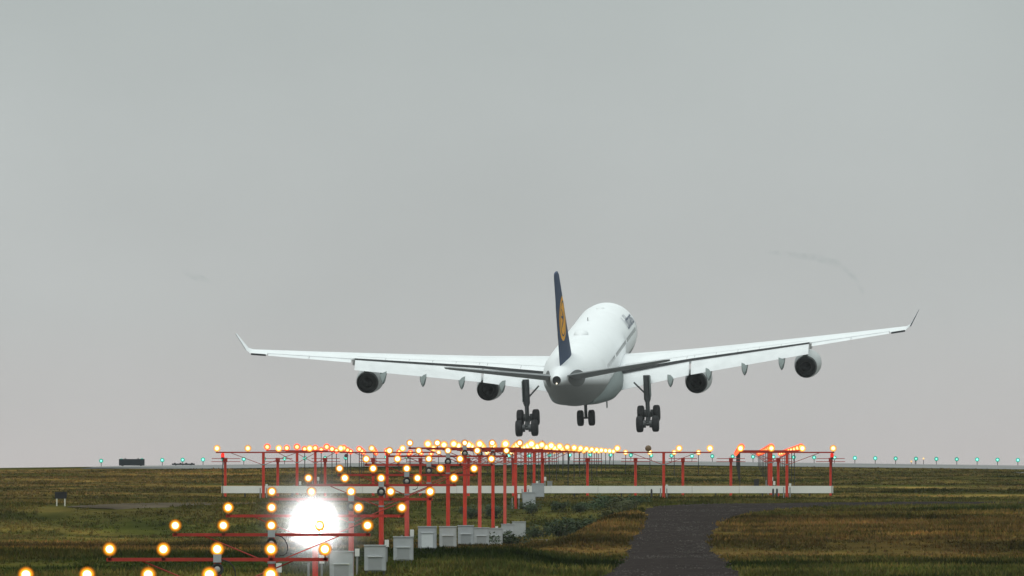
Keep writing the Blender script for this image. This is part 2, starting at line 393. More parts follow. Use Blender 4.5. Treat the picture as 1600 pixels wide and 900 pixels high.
# shared lamp meshes: a round can on a short stem, seen lens-on from the camera side (-Y)
LR = .155
def lens_mesh(r, name):
    b = MB(); rings = []
    for k in range(5):
        a = k / 4 * math.pi / 2
        rr = max(r * math.cos(a), .004); rings.append([(rr * math.cos(t), -r * .35 * math.sin(a), rr * math.sin(t)) for t in (2 * math.pi * j / 20 for j in range(20))])
    b.loft(rings, True, True); return b.mesh(name, True, 60)
def body_mesh(r, stem, name):
    b = MB()
    b.loft([[(q * math.cos(t), y, q * math.sin(t)) for t in (2 * math.pi * j / 16 for j in range(16))] for q, y in ((r * .93, .003), (r * .96, .05), (r * .7, .13), (r * .3, .17))])
    b.tube([(0, .06, -r * .5), (0, .05, -stem)], .018, 6)
    b.box(-.035, .035, .02, .09, -stem - .02, -stem + .03)
    return b.mesh(name, True)
BODY = body_mesh(LR * .72, .20, 'lamp'); LENS = lens_mesh(LR, 'lens')
BODY.materials.append(M['lamp_body'])
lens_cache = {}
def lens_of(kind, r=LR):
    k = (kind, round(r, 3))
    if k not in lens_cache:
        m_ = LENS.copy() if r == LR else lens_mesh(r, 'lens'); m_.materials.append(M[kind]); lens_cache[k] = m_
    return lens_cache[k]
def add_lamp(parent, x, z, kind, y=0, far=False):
    o = obj('lamp', BODY, None, parent, (x, y, z)); obj('lens', lens_of(kind, .21 if kind in ('warm', 'redlens') else LR), None, o); return o  # warm and red lenses oversized to carry their painted halo

def loop_cable(b, x0, z0, sx):
    pts = [(x0, -.02, z0)] + [(x0 + sx * (.10 + .17 * math.sin(t)), -.03, z0 - .02 - .42 * (1 - math.cos(t)) / 2 - .06 * math.sin(t)) for t in np.linspace(.3, math.pi, 7)]
    b.tube(pts, .012, 5)
FL_RING = MB()
for k in range(16):
    pass
def ring(b, r, rr, y, z, n=20):
    rings = []
    for i in range(n + 1):
        t = 2 * math.pi * i / n; c_ = Vector((r * math.cos(t), y, z + r * math.sin(t))); rad = Vector((math.cos(t), 0, math.sin(t)))
        rings.append([c_ + rr * (math.cos(p) * rad + math.sin(p) * Vector((0, 1, 0))) for p in (2 * math.pi * j / 6 for j in range(6))])
    b.loft(rings, False, False)
def mast(name, X, D, lz, n_l, sp, label, cat, group, kinds, polem, flasher=None, base=None, half=None, brace=True, conduits=True):
    """a red pole carrying a crossbar of lamps; lz is the lamps' height"""
    g = gz(X, D) if base is None else base
    root = empty(name, (X, D, g)); tag(root, label, cat, group)
    zl = lz - g; zb = zl - .20; hw = (n_l - 1) / 2 * sp + .06 if half is None else half
    b = MB(); b.tube([(0, .09, -.3), (0, .09, zb + .03)], [.072, .072], 14); b.build('pole', polem, root, True)
    b = MB(); b.tube([(0, .09, zb - .62), (0, .09, zb - .57)], .088, 14); b.build('collar', M['galv'], root, True)
    b = MB(); b.box(-hw, hw, .02, .085, zb - .033, zb + .033); b.build('crossbar', M['red_dark'], root)
    if brace:
        for s in (-1, 1):
            b = MB(); b.tube([(s * hw * .68, .10, zb - .03), (s * .06, .12, zb - .60)], .016, 6); b.build('brace', M['red_dark'], root)
    for i in range(n_l):
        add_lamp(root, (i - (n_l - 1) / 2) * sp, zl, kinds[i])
    if flasher:
        b = MB(); b.box(-.075, .075, -.06, .10, zb - .055, zb + .10); b.build('junction_box', M['cab'], root)
        fb = MB(); zf = zb - .19
        ring(fb, .105, .016, -.05, zf); fb.loft([[(q * math.cos(t), y, zf + q * math.sin(t)) for t in (2 * math.pi * j / 16 for j in range(16))] for q, y in ((.10, -.04), (.09, .02), (.05, .05))])
        fo = fb.build('flasher', M['dark'], root, True)
        lo = obj('flash_lens', lens_mesh(.062, 'flash_lens'), M['flash'] if flasher == 'lit' else M['flash_off'], fo, (0, -.045, zf))
        cb = MB(); loop_cable(cb, .08, zb, 1); cb.build('cable', M['cable'], root, True)
    if conduits:
        for s in (-1, 1):
            b = MB(); b.tube([(s * .155, .06, -.2), (s * .155, .06, .52)], .028, 8)
            c_ = b.build('conduit', M['galv'], root, True)
            if s > 0:
                b = MB(); b.box(.10, .215, .0, .12, .50, .70); b.build('cap', M['white'], c_)
    return root
NMIST = 9
CL_G = 'five-lamp masts of the centreline row'
for n in range(0, 17):
    pm = M['red_faded'] if n in (4, 10, 6, 12) else M['red']
    fl = None if n == 0 or n > 12 else ('lit' if n == 3 else 'off')
    ks = ['amber'] * 5
    if n > NMIST: ks = ['warm'] * 5
    lab = f'red mast with five amber lamps, {nth(n + 1)} from the front of the centreline row'
    if n == 3: lab = 'red mast whose flasher is firing a blinding white flash, fourth from the front'
    mast('light_mast', CX, Dn(n), lampz(n), 5, SP5, lab, 'light mast', CL_G, ks, pm, fl, conduits=n >= 2)

# 1000-foot crossbar: two four-lamp masts either side
DB = 655.0
BAR_G = 'four-lamp masts of the wide crossbar'
for k, (px, lab) in enumerate(((411.5, 'red mast with four spaced warm lamps at the far left end of the white trough'), (605, 'red mast with four spaced lamps in the crowded middle, left of the centreline'),
                               (1037, 'red mast with four-lamp crossbar standing alone right of the airliner main gear'), (1229.5, 'red mast with four-lamp crossbar at the right end of the white trough'))):
    X = (px - VX) * DB / F
    ks = ['warm'] * 4
    if k == 2: ks[1] = 'unlit'
    mast('crossbar_mast', X, DB, .93, 4, SP, lab, 'light mast', BAR_G, ks, M['red'], None)

# red side rows: three lamps each
SIDE_G = 'three-lamp masts of the red side rows'
for s, sn in ((-1, 'left'), (1, 'right')):
    for n in (15, 16):
        mast('side_row_mast', CX + s * 12.15, Dn(n), 1.04 - (n - 15) * .012, 3, SP, f'red mast with three red lamps, {"nearer" if n == 15 else "farther"} of two in the {sn} side row',
             'light mast', SIDE_G, ['redlens'] * 3, M['red'], None)

# far lamps each on a stake of its own
STK = {}
def stake(X, D, z, kind, label, group, name='approach_light', r=.155, cat='approach light', col='dark'):
    g = gz(X, D); hgt = z - g
    root = empty(name, (X, D, g)); tag(root, label, cat, group)
    key = (round(hgt, 1), col)
    if key not in STK:
        b = MB(); b.tube([(0, .05, -.2), (0, .05, round(hgt, 1) + .0)], .024, 6); m_ = b.mesh('stake', True); m_.materials.append(M[col]); STK[key] = m_
    obj('stake', STK[key], None, root)
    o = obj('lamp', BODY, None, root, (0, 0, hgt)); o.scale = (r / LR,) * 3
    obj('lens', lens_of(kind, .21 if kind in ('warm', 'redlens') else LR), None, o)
for n in range(17, 24):
    for i in range(5):
        stake(CX + (i - 2) * SP5, Dn(n), lampz(n), 'warm',
              f'staked warm lamp, {nth(i + 1)} from left in the {nth(n - 16)} row beyond the masts', 'staked lamps of the centreline row')
    for s, sn in ((-1, 'left'), (1, 'right')):
        for i in range(3):
            stake(CX + s * 12.15 + (i - 1) * SP, Dn(n), 1.04 - (n - 15) * .012, 'redlens',
                  f'staked red lamp, {sn} side row, {nth(i + 1)} from left, {nth(n - 16)} row beyond masts', 'staked lamps of the red side rows')
for s, sn in ((-1, 'left'), (1, 'right')):
    for i in range(4):
        X = CX + s * (3.58 + SP * i)
        stake(X, Dn(20), .93, 'warm', f'small warm lamp on a stake, {nth(i + 1)} out to the {sn} of the crowded centreline lamps', 'staked lamps of the short crossbar')

# green threshold lights
DT = 985.0
k = 0
for i in range(-24, 22):
    X = (922 - VX) * DT / F + i * (31.83 * DT / F)
    k += 1
    stake(X, DT, gz(X, DT) + .44, 'green', f'green lamp on short stalk, {nth(k)} from the left along the horizon', 'green threshold lamps', 'threshold_light', .155, 'runway light')
for k, (px, py, D) in enumerate(((1430, 718, 1075), (1443, 716.5, 1110), (1424, 721, 1040))):
    p = at(px, py, D)
    stake(p.x, D, p.z, 'yellow', f'tiny yellow runway edge lamp on the right horizon, {("left", "right", "lowest")[k]} of three', 'yellow edge lamps', 'edge_light', .07, 'runway light')

# ------------------------------------------------------------------ localizer antenna array
DL = 673.0
def antenna(px, label, rod=False):
    X = (px - VX) * DL / F; g = gz(X, DL); zt = (VY - 719) * DL / F - g
    root = empty('localizer_antenna', (X, DL, g)); tag(root, label, 'antenna', 'red antennas of the localizer array')
    MB().tube([(0, 0, -.3), (0, 0, zt)], .068, 12).build('post', M['red'], root, True)
    b = MB(); b.box(-.10, .10, -.35, .35, zt - .10, zt + .12); b.build('head', M['red_dark'], root)
    for dz in (-.075, .085):
        b = MB(); b.box(-.03, .03, -1.3, 1.3, zt + dz - .02, zt + dz + .02); b.build('boom', M['red_dark'], root)
        for j, y in enumerate((-1.2, -.75, -.25, .3, .85)):
            hl = .42 + .075 * j + (.0 if dz > 0 else .02)
            MB().tube([(-hl, y, zt + dz), (hl, y, zt + dz)], .018, 6).build('dipole', M['red_dark'], root)
    if rod: MB().tube([(0, 0, zt), (0, 0, zt + 1.0)], .03, 6).build('lightning_rod', M['red_dark'], root)
offs = [-473, -391, -317, -242, -168, -93, -23, 23, 93, 168, 242, 317, 391, 473]
for k, o_ in enumerate(offs):
    antenna(825 + o_, f'red post with flat twin-bar antenna head behind the white trough, {nth(k + 1)} from the left', k == 7)
b = MB(); tr = empty('cable_trough', (CX, 670, gz(CX, 670)))
tag(tr, 'long white horizontal cable trough running in front of the red antenna posts', 'cable trough')
x0, x1 = (346 - VX) * 670 / F, (1302 - VX) * 670 / F; zt, zb = (VY - 759.3) * 670 / F, (VY - 770.5) * 670 / F; g = gz(CX, 670)
nseg = 13
for i in range(nseg):
    a, c_ = x0 + (x1 - x0) * i / nseg - CX + .006, x0 + (x1 - x0) * (i + 1) / nseg - CX - .006
    MB().box(a, c_, -.12, .12, zb - g, zt - g + .004 * (i % 2)).build('panel', M['beamwhite'], tr)
    xm = (a + c_) / 2; gg = gz(xm + CX, 670)
    MB().box(xm - .04, xm + .04, -.05, .05, gg - g - .2, zb - g).build('foot', M['dark'], tr)
for k, (px, lab) in enumerate(((1018, 'short dark stub post in front of the white trough, beside the lone crossbar mast'), (1208, 'short dark stub post before the right end of the trough, left one of a pair'), (1214, 'short dark stub post before the right end of the trough, right one of a pair'))):
    X = (px - VX) * 662 / F; g = gz(X, 662)
    b = MB(); b.tube([(0, 0, -.2), (0, 0, .36), (0, 0, .42)], [.05, .05, .03], 8)
    tag(obj('stub_post', b.mesh('stub_post', True), M['dark'], None, (X, 662, g)), lab, 'post', 'stub posts along the trough')
for px, side in ((348, 'left'), (1300, 'right')):
    X = (px - VX) * 660 / F; g = gz(X, 660); z = (VY - 712) * 660 / F - g
    r_ = empty('obstruction_light', (X, 660, g)); tag(r_, f'red obstruction lamp on a thin dark pole at the {side} end of the trough', 'warning light', 'red obstruction lamps')
    MB().tube([(0, 0, -.2), (0, 0, z - .1)], .02, 6).build('pole', M['dark'], r_)
    MB().tube([(0, 0, z - .16), (0, 0, z - .08)], .08, 12).build('base', M['dark'], r_, True)
    MB().tube([(0, 0, z - .08), (0, 0, z + .08), (0, 0, z + .15)], [.085, .085, .03], 12).build('globe', M['obst'], r_, True)

# ------------------------------------------------------------------ cabinets beside the masts
def cabinet(X, D, wd, hg, dp, label, panel, leg=.12, name='equipment_cabinet'):
    g = gz(X, D); r_ = empty(name, (X, D, g)); tag(r_, label, 'cabinet', 'grey equipment cabinets beside the masts')
    bm = bmesh.new(); bmesh.ops.create_cube(bm, size=1)
    for v_ in bm.verts: v_.co = Vector((v_.co.x * wd, v_.co.y * dp, (v_.co.z + .5) * hg + leg))
    bmesh.ops.bevel(bm, geom=list(bm.edges), offset=.018, segments=2, affect='EDGES')
    me = bpy.data.meshes.new('housing'); bm.to_mesh(me); bm.free(); obj('housing', me, M['cab'], r_)
    MB().box(-wd / 2 - .012, wd / 2 + .012, -dp / 2 - .02, dp / 2 + .01, leg + hg - .01, leg + hg + .02).build('lid', M['cab'], r_)
    if panel:
        pw, ph = panel[0] * wd, panel[1] * hg
        MB().box(-pw / 2, pw / 2, -dp / 2 - .012, -dp / 2 + .01, leg + .03, leg + .03 + ph).build('door', M[panel[2]], r_)
        MB().box(-pw / 2 - .015, pw / 2 + .015, -dp / 2 - .04, -dp / 2 + .01, leg + .035 + ph, leg + .055 + ph).build('drip_ledge', M['cab_white'], r_)
    for sx in (-1, 1):
        for sy in (-1, 1):
            MB().box(sx * wd * .4 - .025, sx * wd * .4 + .025, sy * dp * .38 - .025, sy * dp * .38 + .025, -.2, leg + .01).build('leg', M['dark'], r_)
    for j in range(3):
        MB().tube([((j - 1) * .07, 0, -.1), ((j - 1) * .07, 0, leg + .01)], .02, 6).build('conduit', M['galv'], r_)
    return r_
for n in range(3, 15):
    D = Dn(n) - .1
    pan = (.62, .50, 'cab_panel')
    if n == 6: pan = (.62, .66, 'cab_white')
    if n >= 12: pan = None
    cabinet(CX + .63, D, .56 if n < 12 else .6, .66, .4, f'grey equipment cabinet at a red mast foot, {nth(n - 2)} from the front', pan)
for px, py, D, lab in ((859, 757, 690, 'dark grey slim cabinet standing just behind the white trough near the centre'), (1182, 757, 700, 'dark slim cabinet behind the trough left of the right side row')):
    p = at(px, py, D); c_ = cabinet(p.x, D, .26, .55, .25, lab, None, .06)
    for ch in c_.children:
        if ch.name.startswith(('housing', 'lid')): ch.data.materials[0] = M['galv'] if px < 900 else M['dark']

# ------------------------------------------------------------------ signs on the left
p = at(95, 787, 622); g = gz(p.x, 622)
r_ = empty('field_sign', (p.x, 622, g)); tag(r_, 'small black sign board on two white legs in the grass at left', 'sign')
s1 = 622 / F; zb = (VY - 779) * s1 - g; zt = (VY - 769.5) * s1 - g
MB().box(-9.2 * s1, 9.2 * s1, -.04, .04, zb, zt).build('board', M['black'], r_)
MB().box(-9.6 * s1, 9.6 * s1, -.055, .055, zt, zt + .03).build('frame', M['dark'], r_)
for s in (-1, 1): MB().box(s * 6.3 * s1 - .03, s * 6.3 * s1 + .03, -.03, .03, -.2, zb).build('leg', M['wood'], r_)
DS = 980; p = at(205.5, 723, DS); g = gz(p.x, DS)
r_ = empty('runway_sign', (p.x, DS, g)); tag(r_, 'long dark box sign on the horizon at left between two green lamps', 'sign')
s1 = DS / F; M['signblue'] = mat('dark_sign', lin(30, 38, 44), .6, var=.25)
MB().box(-20 * s1, 20 * s1, .3, .55, .07, .55).build('box', M['signblue'], r_)
for s in (-1, 1):
    MB().tube([(s * 10 * s1, .4, .55), (s * 10 * s1, .4, .62)], .05, 8).build('knob', M['dark'], r_)
    MB().box(s * 14 * s1 - .05, s * 14 * s1 + .05, .35, .5, -.2, .07).build('leg', M['dark'], r_)
p = at(286.5, 723, 992); g = gz(p.x, 992)
r_ = empty('low_light_unit', (p.x, 992, g)); tag(r_, 'low long dark unit lying on the runway edge at left', 'light unit')
MB().box(-18 * s1, 18 * s1, -.2, .2, .05, .16).build('housing', M['signblue'], r_)
for j in range(4): MB().tube([((j - 1.5) * 9 * s1, 0, .16), ((j - 1.5) * 9 * s1, 0, .21)], .07, 8).build('lamp_head', M['dark'], r_)
for j in (-1, 1): MB().box(j * 12 * s1 - .05, j * 12 * s1 + .05, -.1, .1, -.2, .05).build('foot', M['dark'], r_)
p = at(541, 712, 900); g = gz(p.x, 900); zz = p.z - g
r_ = empty('round_marker', (p.x, 900, g)); tag(r_, 'dark purple round marker disc on two legs beyond the left masts', 'marker')
MB().tube([(0, -.03, zz), (0, .03, zz)], .13, 18).build('disc', mat('purple_disc', lin(92, 50, 66), .5), r_)
for s in (-1, 1): MB().tube([(s * .06, .04, -.2), (s * .06, .04, zz)], .02, 6).build('leg', M['dark'], r_)

# ------------------------------------------------------------------ shrubs
def leaf_mat(name, c1, c2):
    m = mat(name, c1, .7, var=.5, scale=4, spec=.2); return m
SHM = [leaf_mat('shrub_dark', (.030, .045, .017), None), leaf_mat('shrub_olive', (.058, .062, .020), None), leaf_mat('shrub_green', (.036, .060, .022), None)]
def shrub_mesh(seed, mi):
    r = random.Random(seed); v = []; f = []
    lobes = [(r.uniform(-.55, .55), r.uniform(-.4, .4), r.uniform(.25, .75), r.uniform(.22, .42)) for _ in range(9)]
    for k in range(900):
        lx, ly, lz, lr = r.choice(lobes)
        d = Vector((r.gauss(0, 1), r.gauss(0, 1), r.gauss(0, 1))).normalized() * lr * r.random() ** .4
        c_ = Vector((lx, ly, lz)) + d
        if c_.z < .02: c_.z = .02 + r.random() * .1
        a = Vector((r.gauss(0, 1), r.gauss(0, 1), r.gauss(0, .7))).normalized(); b_ = a.orthogonal().normalized(); L = r.uniform(.04, .085); W = L * .45
        i = len(v); v += [c_ - a * L, c_ + b_ * W, c_ + a * L, c_ - b_ * W]; f.append((i, i + 1, i + 2, i + 3))
    me = bpy.data.meshes.new('foliage'); me.from_pydata(v, [], f); me.materials.append(SHM[mi]); me.update()
    return me
def stem_mesh(seed):
    r = random.Random(seed); b = MB()
    for k in range(7):
        a = r.random() * 6.28; b.tube([(0, 0, -.1), (math.cos(a) * .2, math.sin(a) * .2, .3), (math.cos(a) * .4, math.sin(a) * .35, .6 + r.random() * .2)], [.02, .014, .006], 5)
    m_ = b.mesh('stems'); m_.materials.append(mat('shrub_stem', (.05, .038, .025), .9)); return m_
FOL = [shrub_mesh(11, 0), shrub_mesh(12, 1), shrub_mesh(13, 2), shrub_mesh(14, 0)]; STEM = stem_mesh(3)
SH = [(838, 838, 589, 1.0, 0, 'dark shrub at the left end of the lower bush row'), (872, 838, 590, 1.2, 0, 'broad dark shrub in the lower bush row, second from left'), (905, 838, 591, 1.3, 3, 'dark shrub in the middle of the lower bush row'),
      (935, 837, 592, 1.2, 2, 'green shrub in the lower bush row left of the yellow one'), (962, 834, 594, 1.1, 1, 'yellow-green shrub at the road end of the lower bush row'), (985, 826, 598, .9, 1, 'small olive shrub at the edge of the gravel road'),
      (832, 802, 616, .9, 0, 'dark shrub below the cabinets on the bank top, left one'), (876, 800, 617, .7, 3, 'small round dark shrub on the bank top, left of a pair'), (905, 799, 617, .65, 0, 'small dark shrub on the bank top, middle one'),
      (916, 798, 619, .6, 2, 'small green shrub on the bank top, right of a pair'), (950, 797, 618, 1.1, 2, 'wide green shrub on the bank top near the road'), (975, 799, 614, 1.0, 1, 'olive shrub on the bank top beside the road'), (995, 800, 610, .8, 2, 'green shrub where the bank meets the road bend'),
      (752, 858, 508, .85, 2, 'pale green leafy shrub in front of the cabinet row'), (797, 858, 530, .9, 0, 'dark low shrub beside the last near cabinet'), (738, 800, 612, .9, 0, 'dark shrub behind the red poles, left one'), (778, 800, 612, 1.0, 3, 'dark shrub behind the red poles, right one')]
for px, py, D, s, mi, lab in SH:
    X = (px - VX) * D / F; g = gz(X, D)
    r_ = empty('shrub', (X, D, g - .03)); r_.scale = (s * random.uniform(.9, 1.15), s, s * random.uniform(.7, .85)); r_.rotation_euler.z = random.uniform(-.6, .6)
    tag(r_, lab, 'shrub', 'shrubs on the bank')
    obj('foliage', FOL[mi], None, r_); obj('stems', STEM, None, r_)

# ------------------------------------------------------------------ the airliner
AX = Vector(((915 - VX) / 17.6, F / 17.6, (VY - 564.5) / 17.6))      # a point on the fuselage axis, 32 m behind the nose
rot = Euler((R(6.5), R(-2.0), R(-3.9)), 'YXZ')
BZ = 6.1
air = empty('airliner', AX + rot.to_matrix() @ Vector((0, 0, -BZ)))
air.rotation_mode = 'YXZ'; air.rotation_euler = rot
tag(air, 'white four-engined airliner with dark blue tail landing with its wheels down', 'airliner')
def part(b, name, m, parent=None, smooth=True, angle=35):
    o = b.build(name, m, parent or air, smooth, angle)
    if parent is None: o.location = (0, 0, BZ)
    return o
def Y(st): return 32.0 - st

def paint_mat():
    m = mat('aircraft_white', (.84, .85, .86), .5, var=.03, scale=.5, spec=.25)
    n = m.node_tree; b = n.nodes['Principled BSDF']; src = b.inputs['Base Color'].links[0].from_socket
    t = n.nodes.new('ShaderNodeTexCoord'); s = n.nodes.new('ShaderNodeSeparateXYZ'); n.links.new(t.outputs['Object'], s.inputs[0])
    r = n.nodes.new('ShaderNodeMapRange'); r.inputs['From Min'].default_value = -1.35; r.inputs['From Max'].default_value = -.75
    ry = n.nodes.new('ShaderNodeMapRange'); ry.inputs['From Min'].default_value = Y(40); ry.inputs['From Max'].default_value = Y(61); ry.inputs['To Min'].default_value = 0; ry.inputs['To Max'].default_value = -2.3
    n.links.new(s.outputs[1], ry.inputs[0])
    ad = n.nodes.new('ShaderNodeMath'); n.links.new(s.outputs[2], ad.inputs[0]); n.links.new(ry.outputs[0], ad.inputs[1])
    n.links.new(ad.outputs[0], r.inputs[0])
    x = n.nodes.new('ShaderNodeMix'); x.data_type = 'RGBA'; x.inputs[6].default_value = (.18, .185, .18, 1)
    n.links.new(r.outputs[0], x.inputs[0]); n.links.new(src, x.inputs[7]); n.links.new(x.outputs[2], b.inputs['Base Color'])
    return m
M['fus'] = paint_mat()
M['wingw'] = mat('wing_white', (.82, .83, .84), .4, var=.05, scale=.6)
M['flapw'] = mat('flap_white', (.78, .79, .80), .4, var=.08, scale=.9)
M['grey'] = mat('belly_grey', (.19, .22, .215), .55, var=.08, scale=.6, spec=.25)
M['stab'] = mat('stabiliser_grey', (.17, .18, .185), .5, var=.06)
M['plate'] = mat('bare_plate', (.10, .105, .105), .6, var=.15)
M['nac'] = mat('nacelle_grey', (.46, .47, .47), .4, var=.08)
M['dark_fill'] = mat('gap_shade_dark', (.05, .052, .055), .8)  # near-black for the painted gap shade, shared by nozzle and wing tip
M['blue'] = mat('tail_blue', (.020, .042, .095), .6, var=.06, spec=.15)
M['gold'] = mat('tail_yellow', (.80, .36, .012), .6, var=.04, spec=.15)
M['txt'] = mat('lettering_blue', (.02, .04, .11), .4)
M['metal'] = mat('bare_metal', (.42, .42, .42), .4, .6, var=.15)
M['nozzle'] = mat('nozzle_dark', (.045, .046, .05), .6, .3)
M['tyre'] = mat('tyre', (.018, .018, .020), .85, var=.2)
M['strut'] = mat('gear_strut', (.075, .08, .083), .45, .3, var=.2, scale=6)
M['glass'] = mat('window_dark', (.03, .035, .04), .15)

FS = [(0, .05, -.55), (.35, .62, -.52), (1, 1.12, -.43), (2, 1.62, -.32), (3.5, 2.13, -.2), (5, 2.48, -.1), (7, 2.74, -.03), (9, 2.82, 0), (14, 2.82, 0), (20, 2.82, 0), (28, 2.82, 0), (36, 2.82, 0), (41, 2.82, 0), (44, 2.76, .06),
      (47, 2.58, .22), (50, 2.28, .49), (53, 1.90, .82), (56, 1.48, 1.14), (59, 1.02, 1.42), (61.5, .64, 1.58), (63.2, .36, 1.66)]
fst = np.array([q[0] for q in FS]); frr = np.array([q[1] for q in FS]); fzz = np.array([q[2] for q in FS])
def fus_pt(st, a, off=0):       # a: angle from the top, positive to the right
    r = float(np.interp(st, fst, frr)) + off; z = float(np.interp(st, fst, fzz))
    return Vector((r * math.sin(a), Y(st), z + r * math.cos(a)))
b = MB(); NA = 48
b.loft([[fus_pt(st, 2 * math.pi * j / NA) for j in range(NA)] for st in np.unique(np.concatenate([fst, np.arange(9, 62, 2.0)]))], True, False)
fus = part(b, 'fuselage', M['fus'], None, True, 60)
b = MB(); b.loft([[fus_pt(63.2, 2 * math.pi * j / 20, o_) + Vector((0, dy, 0)) for j in range(20)] for o_, dy in ((.004, .02), (.012, -.12), (-.05, -.12), (-.10, .3))], True, True)
part(b, 'exhaust', M['nozzle'], fus)
b = MB(); b.tube([(0, Y(63.35), 1.66 - .27), (0, Y(63.5), 1.66 - .27)], .06, 10); part(b, 'tail_light', lens_mat('tail_light_glow', [(0, (1, .95, .8)), (1, (1, .9, .7))], 2.5, 1), fus)
# wing-to-body fairing
b = MB(); rings = []
for st, hw, zb_, zt_ in ((19, 1.6, -2.5, -1.6), (21, 2.75, -3.0, -1.0), (24, 3.12, -3.35, -.7), (30, 3.2, -3.45, -.6), (36, 3.12, -3.35, -.8), (40, 2.6, -3.05, -1.2), (43, 1.5, -2.75, -1.7)):
    zc, hh = (zb_ + zt_) / 2, (zt_ - zb_) / 2
    rings.append([Vector((hw * math.copysign(abs(math.cos(t)) ** .6, math.cos(t)), Y(st), zc + hh * math.copysign(abs(math.sin(t)) ** .75, math.sin(t)))) for t in (2 * math.pi * j / 36 for j in range(36))])
b.loft(rings); part(b, 'belly_fairing', M['grey'])
# patches that follow the fuselage skin
def patch(name, m, st0, st1, a0, a1, ell=False, off=.018, ns=10, na=10, parent=None):
    b = MB(); v = []; f = []
    if ell:
        sc, ac, sr, ar = (st0 + st1) / 2, (a0 + a1) / 2, (st1 - st0) / 2, (a1 - a0) / 2
        v.append(fus_pt(sc, ac, off))
        for k in range(1, 5):
            for j in range(28):
                t = 2 * math.pi * j / 28; v.append(fus_pt(sc + sr * k / 4 * math.cos(t), ac + ar * k / 4 * math.sin(t), off))
        f += [(0, 1 + j, 1 + (j + 1) % 28) for j in range(28)]
        for k in range(3):
            f += [(1 + k * 28 + j, 1 + (k + 1) * 28 + j, 1 + (k + 1) * 28 + (j + 1) % 28, 1 + k * 28 + (j + 1) % 28) for j in range(28)]
    else:
        for i in range(ns + 1):
            for j in range(na + 1): v.append(fus_pt(st0 + (st1 - st0) * i / ns, a0 + (a1 - a0) * j / na, off))
        f = [(i * (na + 1) + j, i * (na + 1) + j + 1, (i + 1) * (na + 1) + j + 1, (i + 1) * (na + 1) + j) for i in range(ns) for j in range(na)]
    b.add(v, f); return part(b, name, m, parent or fus)
for s in (-1, 1):
    patch('stabiliser_plate', M['plate'], 54.2, 60.6, s * R(62), s * R(128), True)
    # cabin windows, too small to tell apart: one strip of panes each side
    b = MB()
    for k in range(62):
        st = 9.5 + k * .53
        if abs(st - 20.5) < .6 or abs(st - 33) < .5: continue
        q = [fus_pt(st + dx, s * (R(80) + da), .012) for dx, da in ((-.12, -.06), (.12, -.06), (.12, .06), (-.12, .06))]
        b.add(q, [(0, 1, 2, 3)])
    o = part(b, 'cabin_windows', M['glass'], fus); o['kind'] = 'stuff'
    for st in (7.0, 20.5, 43.5):
        d_ = patch('cabin_door', M['wingw'], st - .5, st + .5, s * R(62), s * R(100), False, .012)
# lettering on both sides
cu = bpy.data.curves.new('lettering', 'FONT'); cu.body = 'Lufthansa'; cu.size = 1.9
to = bpy.data.objects.new('lettering_source', cu); C.objects.link(to)
bpy.context.view_layer.update()
tm = bpy.data.meshes.new_from_object(to.evaluated_get(bpy.context.evaluated_depsgraph_get()))
bpy.data.objects.remove(to)
tw = max(v_.co.x for v_ in tm.vertices)
for s in (1, -1):
    bm = bmesh.new(); bm.from_mesh(tm)
    for zc in np.arange(-.4, 1.6, .12):
        bmesh.ops.bisect_plane(bm, geom=bm.verts[:] + bm.edges[:] + bm.faces[:], plane_co=(0, zc, 0), plane_no=(0, 1, 0))
    for v_ in bm.verts:
        st = (8.2 + tw - v_.co.x) if s > 0 else (8.2 + v_.co.x)
        v_.co = fus_pt(st, s * (R(69) - v_.co.y / 2.82), .02)
    me = bpy.data.meshes.new('lettering'); bm.to_mesh(me); bm.free(); me.update()
    obj('lettering', me, M['txt'], fus)
# antennas on the roof
def hump(st, hw, hh, ln, name):
    b = MB(); rings = []
    for k in range(9):
        t = k / 8; e = math.sin(math.pi * t) ** .5 if 0 < k < 8 else .05
        c_ = fus_pt(st + (t - .5) * ln, 0, -.05)
        rings.append([c_ + Vector((hw * e * math.cos(a), 0, hh * e * max(0, math.sin(a)))) for a in (math.pi * j / 10 for j in range(11))])
    b.loft(rings); part(b, name, M['wingw'], fus)
hump(35.6, .66, .42, 2.6, 'satellite_dome'); hump(13.5, .40, .22, 1.2, 'antenna_dome')
b = MB(); q = fus_pt(24, R(-6)); b.box(q.x - .02, q.x + .02, q.y - .2, q.y + .2, q.z - .05, q.z + .3); part(b, 'blade_antenna', M['dark'], fus, False)
b = MB(); b.box(1.55, 1.62, Y(30) - .5, Y(30) + .2, -4.4, -3.2); part(b, 'centre_gear_door', M['grey'], None, False)

# aerofoil sections
UU = [0, .012, .05, .12, .25, .4, .55, .7, .85, 1.0]
def th(u, tc_): return 5 * tc_ * (.2969 * math.sqrt(u) - .126 * u - .3516 * u * u + .2843 * u ** 3 - .1015 * u ** 4)
def sec(le, c_, inc, tc_=.11, u1=1.0, ax='x'):
    us = [u * u1 for u in UU]; i = R(inc); P = []
    for u, s in [(u, 1) for u in reversed(us)] + [(u, -1) for u in us[1:]]:
        a, t = u * c_, s * (th(u, tc_) + (.0012 if u == us[-1] else 0)) * c_
        if ax == 'x': P.append(Vector(le) + Vector((0, -a * math.cos(i) + t * math.sin(i) * 0, -a * math.sin(i) + t)))
        else: P.append(Vector(le) + Vector((t, -a, 0)))
    return P
def le_st(x): return 20.8 + (x - 2.8) * .625
def te_st(x): return np.interp(x, [0, 2.8, 9.4, 29.0], [32.2, 32.3, 32.8, 39.9])
def le_z(x): return -1.02 + (x - 2.8) * .128 + .00035 * max(0, x - 2.8) ** 2
def inc(x): return np.interp(x, [0, 2.8, 9.4, 20, 29], [3.6, 3.4, 2.2, 1.2, .2])
